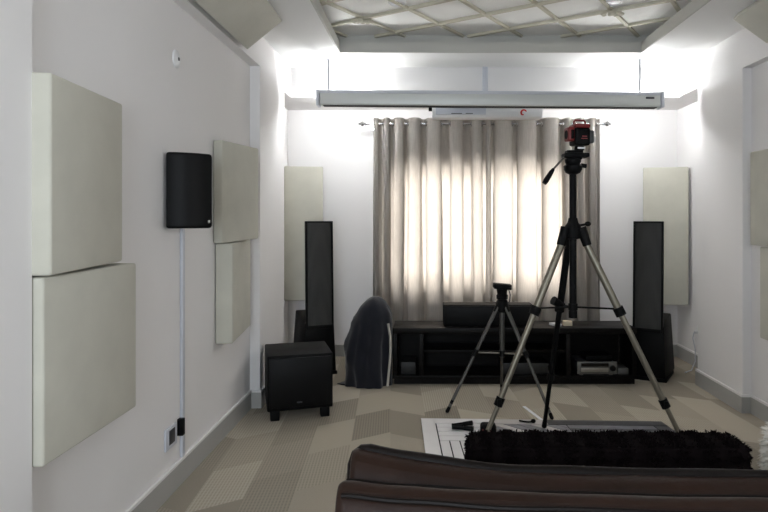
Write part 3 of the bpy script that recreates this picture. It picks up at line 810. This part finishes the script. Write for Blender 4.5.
# ------------------------------------------------------------------ tripods
def lerp(a, c, k): return Vector(a)+(Vector(c)-Vector(a))*k
C0 = Vector((.812, 3.44, 0)); AZ = 1.265
t = thing('camera_tripod', 'large champagne silver tripod standing before the right curtain', 'tripod', C0)
q = B(); q.rod((C0.x, C0.y, .80), (C0.x, C0.y, 1.60), .020); q.rod((C0.x, C0.y, .785), (C0.x, C0.y, .825), .024); part('center_column', q, MT['black'], t)
q = B(); q.lathe([(.02, -.06), (.042, -.055), (.046, -.02), (.044, .015), (.03, .035), (.024, .06), (.02, .06)], (C0.x, C0.y, AZ+.02)); sh = part('shoulder', q, MT['black'], t)
q = B(); q.rod((C0.x+.02, C0.y-.01, AZ+.035), (C0.x+.07, C0.y-.02, AZ+.045), .007); q.ball((C0.x+.078, C0.y-.022, AZ+.047), .014, (1.3, 1, 1)); part('crank', q, MT['black'], sh)
feet = [Vector((.245, 3.27, 0)), Vector((1.428, 3.27, 0)), Vector((.735, 3.885, RZ))]
onrug = [RZ, 0.0, RZ]
brace = Vector((C0.x, C0.y, .846))
for i, f in enumerate(feet):
    f = Vector((f.x, f.y, onrug[i])); f.z += .012
    h = (f-C0); h.z = 0; h.normalize()
    top = Vector((C0.x, C0.y, AZ-.005))+h*.045
    k1, k2 = (.345, .735)
    if i == 2: k1, k2 = .36, .72
    a1, a2 = lerp(top, f, k1), lerp(top, f, k2)
    q = B(); q.rod(top+Vector((0, 0, .025)), lerp(top, f, .05), .026, .023); q.rod(lerp(top, f, .045), a1, .0205)
    leg = part('leg', q, MT['champagne'] if i < 2 else MT['black'], t, None if i < 2 else 'black leg reaching away to the rug edge')
    q = B(); q.rod(a1, a2, .0165); part('middle_tube', q, MT['champagne'] if i < 2 else MT['black'], leg)
    q = B(); q.rod(a2, f, .0130); part('lower_tube', q, MT['champagne'] if i < 2 else MT['black'], leg)
    q = B(); q.rod(top+Vector((0, 0, .032)), lerp(top, f, .055), .028, .025); part('hinge_cap', q, MT['black'], leg)
    for ac, r in ((a1, .029), (a2, .024)):
        dd = (f-top).normalized(); q = B(); q.rod(ac-dd*.026, ac+dd*.022, r); q.box(-.012, .012, -.028, -.006, -.02, .02, .004, 2, Matrix.Translation(ac)); part('clamp', q, MT['blackm'], leg)
    q = B(); dd = (f-top).normalized(); q.rod(f-dd*.04, f, .014, .016); q.ball(f, .012, (1.2, 1.2, .95)); part('rubber_foot', q, MT['blackm'], leg)
    q = B(); q.rod(brace, lerp(top, f, k1-.012), .0055); part('brace', q, MT['black'], t)
q = B(); q.rod((C0.x, C0.y, .83), (C0.x, C0.y, .865), .026); part('brace_collar', q, MT['black'], t)
# tilt knob seen left of column by the far leg
q = B(); ka = lerp(Vector((C0.x, C0.y, AZ)), feet[2], .36); q.rod(ka+Vector((-.005, 0, .02)), ka+Vector((-.055, -.02, .05)), .02, .026); part('leg_lock_knob', q, MT['black'], t)
# pan head
hx, hy = C0.x, C0.y
q = B(); q.lathe([(.016, 0), (.040, .012), (.050, .03), (.052, .05), (.040, .062), (.044, .072), (.046, .088), (.03, .095), (.002, .095)], (hx, hy, 1.585)); hd = part('pan_head', q, MT['black'], t)
q = B(); q.box(hx-.056, hx+.082, hy-.05, hy+.05, 1.682, 1.706, .006); q.box(hx-.04, hx+.05, hy-.035, hy+.035, 1.706, 1.722, .004); q.box(hx-.03, hx+.045, hy-.03, hy+.03, 1.67, 1.69, .004); part('head_plate', q, MT['blackm'], t)
q = B(); q.rod((hx+.045, hy, 1.64), (hx+.075, hy, 1.635), .012); part('tilt_knob', q, MT['black'], hd)
q = B(); g0 = Vector((hx-.045, hy-.01, 1.69)); g1 = Vector((hx-.122, hy-.04, 1.61)); g2 = Vector((hx-.172, hy-.06, 1.535))
q.rod(g0, g1, .006); pa = part('pan_handle', q, MT['gunmetal'], t)
q = B(); q.tube([lerp(g0, g1, .93), lerp(g1, g2, .15), lerp(g1, g2, .8), g2], [.009, .013, .016, .013], 12); part('grip', q, MT['blackm'], pa)

# laser level on the head
LZ = 1.7225
t = thing('laser_level', 'red and black laser level on top of the large tripod', 'laser level', (hx+.035, hy, LZ), math.radians(12))
t.scale = (1.0, 1.0, 1.15)
q = B(); q.lathe([(.026, 0), (.028, .005), (.026, .02), (.02, .024), (.002, .024)], (.0, 0, 0)); bs = part('base', q, MT['black'], t, local=True)
q = B(); q.box(-.022, .022, -.031, -.026, .006, .014, .001, 1); part('scale_mark', q, MT['paper'], bs, local=True)
q = B(); q.box(-.043, .048, -.046, .046, .022, .108, .012, 3); part('body', q, MT['black'], t, local=True)
q = B(); q.box(-.034, .040, -.0495, -.044, .03, .098, .003, 2); fw = part('front_window', q, MT['black'], t, local=True)
q = B(); q.box(-.012, .026, -.0508, -.0490, .052, .056); q.box(-.006, .022, -.0508, -.049, .062, .067); part('lettering', q, MT['red'], fw, local=True)
q = B(); q.box(-.044, .049, -.044, .044, .106, .126, .008, 3); rc = part('top_housing', q, MT['red'], t, local=True)
q = B(); q.tube([(-.034, -.005, .12), (-.034, -.005, .139), (-.026, -.005, .146), (.026, -.005, .146), (.034, -.005, .139), (.034, -.005, .12)], .0055); part('carry_handle', q, MT['red'], rc, local=True)
q = B(); q.box(-.078, -.04, -.034, .034, .042, .112, .010, 3); sp_ = part('side_guard', q, MT['red'], t, local=True)
q = B(); q.rod((-.079, 0, .075), (-.074, 0, .075), .022); q.box(-.065, -.046, -.036, -.03, .052, .098, .004); part('laser_window', q, MT['black'], sp_, local=True)
q = B(); q.box(.046, .078, -.03, .03, .035, .098, .008, 3); part('battery_block', q, MT['darkgrey'], t, local=True)

# small tripod
C1 = Vector((.525, 4.35, 0)); az = .735
t = thing('camera_tripod', 'small dark grey tripod with an empty head before the centre speaker', 'tripod', C1)
q = B(); q.rod((C1.x, C1.y, .36), (C1.x, C1.y, .80), .018); part('center_column', q, MT['gunmetal'], t)
q = B(); q.lathe([(.022, -.06), (.042, -.045), (.046, 0), (.036, .028), (.026, .035)], (C1.x, C1.y, az)); part('shoulder', q, MT['black'], t)
for i, f in enumerate([Vector((.132, 4.23, 0)), Vector((.826, 4.09, 0)), Vector((.56, 4.68, 0))]):
    f = Vector((f.x, f.y, .010)); h = (f-C1); h.z = 0; h.normalize(); top = Vector((C1.x, C1.y, az-.01))+h*.03
    k1 = .46
    a1 = lerp(top, f, k1)
    q = B(); w = h.cross(Vector((0, 0, 1)))*.010
    q.rod(top+w*1.2, a1+w*.8, .0085); q.rod(top-w*1.2, a1-w*.8, .0085); q.rod(top, a1, .0095); leg = part('leg', q, MT['gunmetal'], t)
    q = B(); q.rod(a1, f, .011); part('lower_tube', q, MT['gunmetal'], leg)
    q = B(); dd = (f-top).normalized(); q.rod(a1-dd*.03, a1+dd*.02, .018); part('clamp', q, MT['black'], leg)
    q = B(); q.rod(top-dd*.01, top+dd*.05, .017); part('hinge_cap', q, MT['black'], leg)
    q = B(); q.rod(f-dd*.035, f, .012, .014); q.rod(f-dd*.085, f-dd*.06, .0115); q.ball(f, .012, (1, 1, .8)); part('rubber_foot', q, MT['blackm'], leg)
    q = B(); q.rod((C1.x, C1.y, .385), lerp(top, f, k1-.01), .005); part('brace', q, MT['silver'], t)
q = B(); q.rod((C1.x, C1.y, .365), (C1.x, C1.y, .405), .022); part('brace_collar', q, MT['black'], t)
q = B(); q.lathe([(.026, 0), (.040, .005), (.042, .03), (.034, .04), (.038, .06), (.040, .078), (.002, .078)], (C1.x, C1.y, .765)); hd = part('tilt_head', q, MT['black'], t)
q = B(); q.box(-.062, .062, -.05, .05, -.004, .032, .006, 2, Matrix.Translation((C1.x-.0, C1.y, .845)) @ Matrix.Rotation(.08, 4, 'Y')); q.box(-.062, -.045, -.035, .035, .004, .028, .004, 2, Matrix.Translation((C1.x, C1.y, .845))); q.box(-.03, .03, -.03, .03, -.012, .004, .004, 2, Matrix.Translation((C1.x, C1.y, .845)))
part('camera_plate', q, MT['blackm'], hd)
q = B(); q.tube([(C1.x+.045, C1.y, .84), (C1.x+.056, C1.y-.01, .80), (C1.x+.05, C1.y-.02, .755), (C1.x+.03, C1.y-.02, .73)], .005); part('strap', q, MT['darkgrey'], hd)

# ------------------------------------------------------------------ sofa (seen from behind) and cushions
path = [(-.156, 1.245), (-.05, 1.225), (.12, 1.20), (.36, 1.185), (.64, 1.17), (1.0, 1.155), (1.42, 1.14)]
def catmull(P, n):
    out = []
    for i in range(len(P)-1):
        p0 = P[max(i-1, 0)]; p1 = P[i]; p2 = P[i+1]; p3 = P[min(i+2, len(P)-1)]
        for k in range(n):
            u = k/n
            out.append(tuple(.5*((2*p1[j])+(-p0[j]+p2[j])*u+(2*p0[j]-5*p1[j]+4*p2[j]-p3[j])*u*u+(-p0[j]+3*p1[j]-3*p2[j]+p3[j])*u**3) for j in range(2)))
    out.append(P[-1]); return out
PTH = [Vector((x, y, 0)) for x, y in catmull(path, 9)]
def nrm(i):
    a = PTH[max(i-1, 0)]; c = PTH[min(i+1, len(PTH)-1)]; d = (c-a).normalized(); return Vector((0, 1, 0)), d
def rise(i): return .030*max(0, 1-(PTH[i].x+.156)/.34)**1.3
def sweep(prof, ext0=0.0, inset=.02, wob=0.0, seed=0, lift=0.0):
    """closed profile (n, z) swept along the sofa's back line, ends rounded"""
    cz = sum(p[1] for p in prof)/len(prof); cn = sum(p[0] for p in prof)/len(prof)
    rings = []; m = len(prof); rn = random.Random(seed)
    phs = [rn.random()*6 for _ in range(4)]
    def ring(base, nn, sc, sh):
        return [base+nn*(cn+(p[0]-cn)*(1-sc*inset/.08))+Vector((0, 0, cz+(p[1]-cz)*(1-sc*inset/.35)+sh)) for p in prof]
    n0, dd0 = nrm(0)
    for sc, k in ((1.0, 0), (.45, .35), (.1, .7)):
        rings.append(ring(PTH[0]+dd0*(-ext0+inset*k-inset), n0, sc, lift*rise(0)))
    for i, p in enumerate(PTH):
        nn, dd = nrm(i); s_ = i*.35
        rings.append(ring(p-dd*(ext0*max(0, 1-i/4)), nn, 0, lift*rise(i)+wob*(math.sin(s_+phs[0])*.6+math.sin(2.3*s_+phs[1])*.4)))
    n9, d9 = nrm(len(PTH)-1)
    for sc, k in ((.1, .3), (.45, .65), (1.0, 1.0)):
        rings.append(ring(PTH[-1]+d9*(inset*k), n9, sc, 0))
    vs = []; fs = []
    for r in rings: vs += [tuple(v) for v in r]
    for i in range(len(rings)-1):
        for k in range(m): fs.append([i*m+k, i*m+(k+1) % m, (i+1)*m+(k+1) % m, (i+1)*m+k])
    fs.append(list(range(m))); fs.append([(len(rings)-1)*m+k for k in range(m)])
    q = B(); q.raw(vs, fs); bmesh.ops.recalc_face_normals(q.bm, faces=q.bm.faces); return q
t = thing('sofa', 'dark brown leather sofa seen from behind, nearest the camera', 'sofa', (.6, 1.5, 0))
hp = [(.085, .45), (.085, .79), (.06, .832), (.02, .846), (-.02, .838), (-.045, .80), (-.052, .72), (-.052, .45)]
o = part('head_cushion', sweep(hp, -.012, .014, .001, 3, 1.0), MT['leather'], t)
md = o.modifiers.new('soft', 'SUBSURF'); md.levels = 1; md.render_levels = 2
sp2 = [(-.055, .12), (-.055, .78), (-.062, .83), (-.085, .858), (-.12, .856), (-.15, .82), (-.17, .7), (-.175, .4), (-.17, .12)]
o = part('back_shell', sweep(sp2, .0, .016, .0015, 8), MT['leather'], t)
md = o.modifiers.new('soft', 'SUBSURF'); md.levels = 1; md.render_levels = 2
def along(nn_, z, r, ext=0.0):
    pts = []
    for i, p in enumerate(PTH):
        a, d = nrm(i); pts.append(p+a*nn_-d*(ext*max(0, 1-i/4))+Vector((0, 0, z+.001*math.sin(i*.6))))
    q = B(); q.tube(pts, r, 8); return q
a0, d0 = nrm(0)
pts = [PTH[0]+a0*.035+Vector((dx, 0, z)) for dx, z in ((-.002, .50), (-.002, .6), (-.002, .7), (0, .80), (.002, .835), (.008, .853), (.02, .862))]
pts += [p+nrm(i)[0]*.04+Vector((0, 0, .837+rise(i)+.001*math.sin(i*.6))) for i, p in enumerate(PTH)][4:]
q = B(); q.tube(pts, .014, 10); part('rolled_edge', q, MT['leatherd'], t)
part('seam_piping', along(-.135, .846, .005, 0), MT['leatherd'], t)
part('seam_piping', along(-.064, .842, .005, 0), MT['leatherd'], t)
Ms = Matrix.Translation((.64, 1.6, 0)) @ Matrix.Rotation(math.radians(-3), 4, 'Z')
q = B(); q.box(-.72, .76, -.30, .42, .10, .27, .02, 3, Ms); part('base', q, MT['leather'], t)
for x in (-.70, .03):
    q = B(); q.box(x, x+.72, -.30, .44, .27, .43, .045, 4, Ms); part('seat_cushion', q, MT['leather'], t)
for x in (-.66, .66):
    for y in (-.32, .34):
        q = B(); q.rod(Ms @ Vector((x, y, 0)), Ms @ Vector((x, y, .11)), .022, .03); part('leg', q, MT['black'], t)

def shag(name, label, cx, cy, z0, w, h, d, rz, tilt, m, n, ln, seed, taper=0.0):
    rn = random.Random(seed)
    t = thing(name, label, 'cushion', (cx, cy, z0), rz, None)
    b_ = bmesh.new(); bmesh.ops.create_cube(b_, size=1)
    bmesh.ops.subdivide_edges(b_, edges=b_.edges[:], cuts=9, use_grid_fill=True)
    Mt = Matrix.Translation((0, 0, 0)) @ Matrix.Rotation(tilt, 4, 'X')
    for v in b_.verts:
        x, y, z = v.co*2
        th = (1-abs(x)**9)*.5+(1-abs(z)**9)*.5
        v.co = Vector((x*w/2*(1-taper*(1-z)/2), y*d/2*(.75+.25*max(0, th)), (z+1)*h/2))
    bmesh.ops.bevel(b_, geom=[e_ for e_ in b_.edges if e_.calc_face_angle(0) > 1.0], offset=.015, segments=2, profile=.5, affect='EDGES')
    b_.transform(Mt); b_.normal_update()
    faces = list(b_.faces); areas = [f.calc_area() for f in faces]; samp = rn.choices(faces, areas, k=n)
    vs = []; fs = []
    for f in samp:
        vv = [l.vert.co for l in f.loops]; r = [rn.random() for _ in vv]; s_ = sum(r)
        p = Vector(); 
        for k, v in zip(r, vv): p += v*(k/s_)
        dirn = (f.normal+Vector((rn.uniform(-.7, .7), rn.uniform(-.7, .7), rn.uniform(-.8, .45)))).normalized()
        L_ = ln*rn.uniform(.5, 1.15); sd = dirn.cross(Vector((rn.uniform(-1, 1), rn.uniform(-1, 1), rn.uniform(-1, 1)))).normalized()*(.0014 if n > 20000 else .002)
        mid = p+dirn*L_*.6; end = p+dirn*L_+Vector((rn.uniform(-.3, .3), rn.uniform(-.3, .3), -.35))*L_*.5
        i0 = len(vs); vs += [p-sd, p+sd, mid+sd, mid-sd, end]
        fs += [[i0, i0+1, i0+2, i0+3], [i0+3, i0+2, i0+4]]
    q = B(); q.bm.free(); q.bm = b_; part('pad', q, m, t, local=True)
    q = B(); q.raw(vs, fs); o = part('shag_pile', q, m, t, local=True, smooth=False); o['kind'] = 'stuff'
    return t
shag('shaggy_cushion', 'long black shaggy cushion standing behind the sofa back', .433, 1.50, .432, .668, .372, .15, math.radians(-.5), math.radians(-2), MT['fur'], 42000, .0105, 4, .03)
shag('shaggy_cushion', 'white shaggy cushion at the far right end of sofa', 1.118, 1.66, .432, .34, .32, .15, math.radians(-25), math.radians(4), MT['furw'], 9000, .03, 9)

# ------------------------------------------------------------------ light
w = bpy.data.worlds.new('World'); S.world = w; w.use_nodes = True
bg = w.node_tree.nodes['Background']; bg.inputs[0].default_value = (.75, .87, 1, 1); bg.inputs[1].default_value = 1.0
def area(name, loc, rot, sx, sy, power, col):
    l = bpy.data.lights.new(name, 'AREA'); l.shape = 'RECTANGLE'; l.size = sx; l.size_y = sy; l.energy = power; l.color = col
    o = bpy.data.objects.new(name, l); COL.objects.link(o); o.location = loc; o.rotation_euler = rot; return o
area('window_daylight', ((WX0+WX1)/2, YB+1.7, (WZ0+WZ1)/2+.1), (math.radians(-87), 0, 0), 2.3, 1.6, 540, (1, .985, .965))
area('rear_daylight', ((RX0+RX1)/2, YR-.35, (RZ0+RZ1)/2-.15), (math.radians(100), 0, 0), 1.2, 1.6, 75, (.82, .91, 1))
area('side_fill_light', (2.95, (SY0+SY1)/2, (SZ0+SZ1)/2), (math.radians(98), 0, math.radians(90)), 1.9, 1.3, 26, (1, .975, .955))  # weak added fill shining in through the unseen side window
def point(name, loc, power, size, col=(.96, .985, 1)):
    l = bpy.data.lights.new(name, 'POINT'); l.energy = power; l.shadow_soft_size = size; l.color = col
    o = bpy.data.objects.new(name, l); COL.objects.link(o); o.location = loc; return o
for x in (-.78, -.60, 1.63, 1.80):
    point('tube_glow', (x, 5.205, 2.376), 5, .015); point('tube_glow', (x, 5.205, 2.314), 5, .015)

# ------------------------------------------------------------------ camera and view
cd = bpy.data.cameras.new('camera'); cam = bpy.data.objects.new('camera', cd); COL.objects.link(cam)
cam.location = (0, 0, CH); cam.rotation_euler = (math.radians(90), 0, 0)
cd.sensor_width = 36; cd.lens = F*36/768; cd.shift_x = -(VX-384)/768; cd.shift_y = -(256-VY)/768
cd.clip_start = .05
S.camera = cam
S.view_settings.view_transform = 'Standard'; S.view_settings.look = 'None'; S.view_settings.gamma = 1; S.view_settings.use_curve_mapping = False
S.view_settings.exposure = 0.30
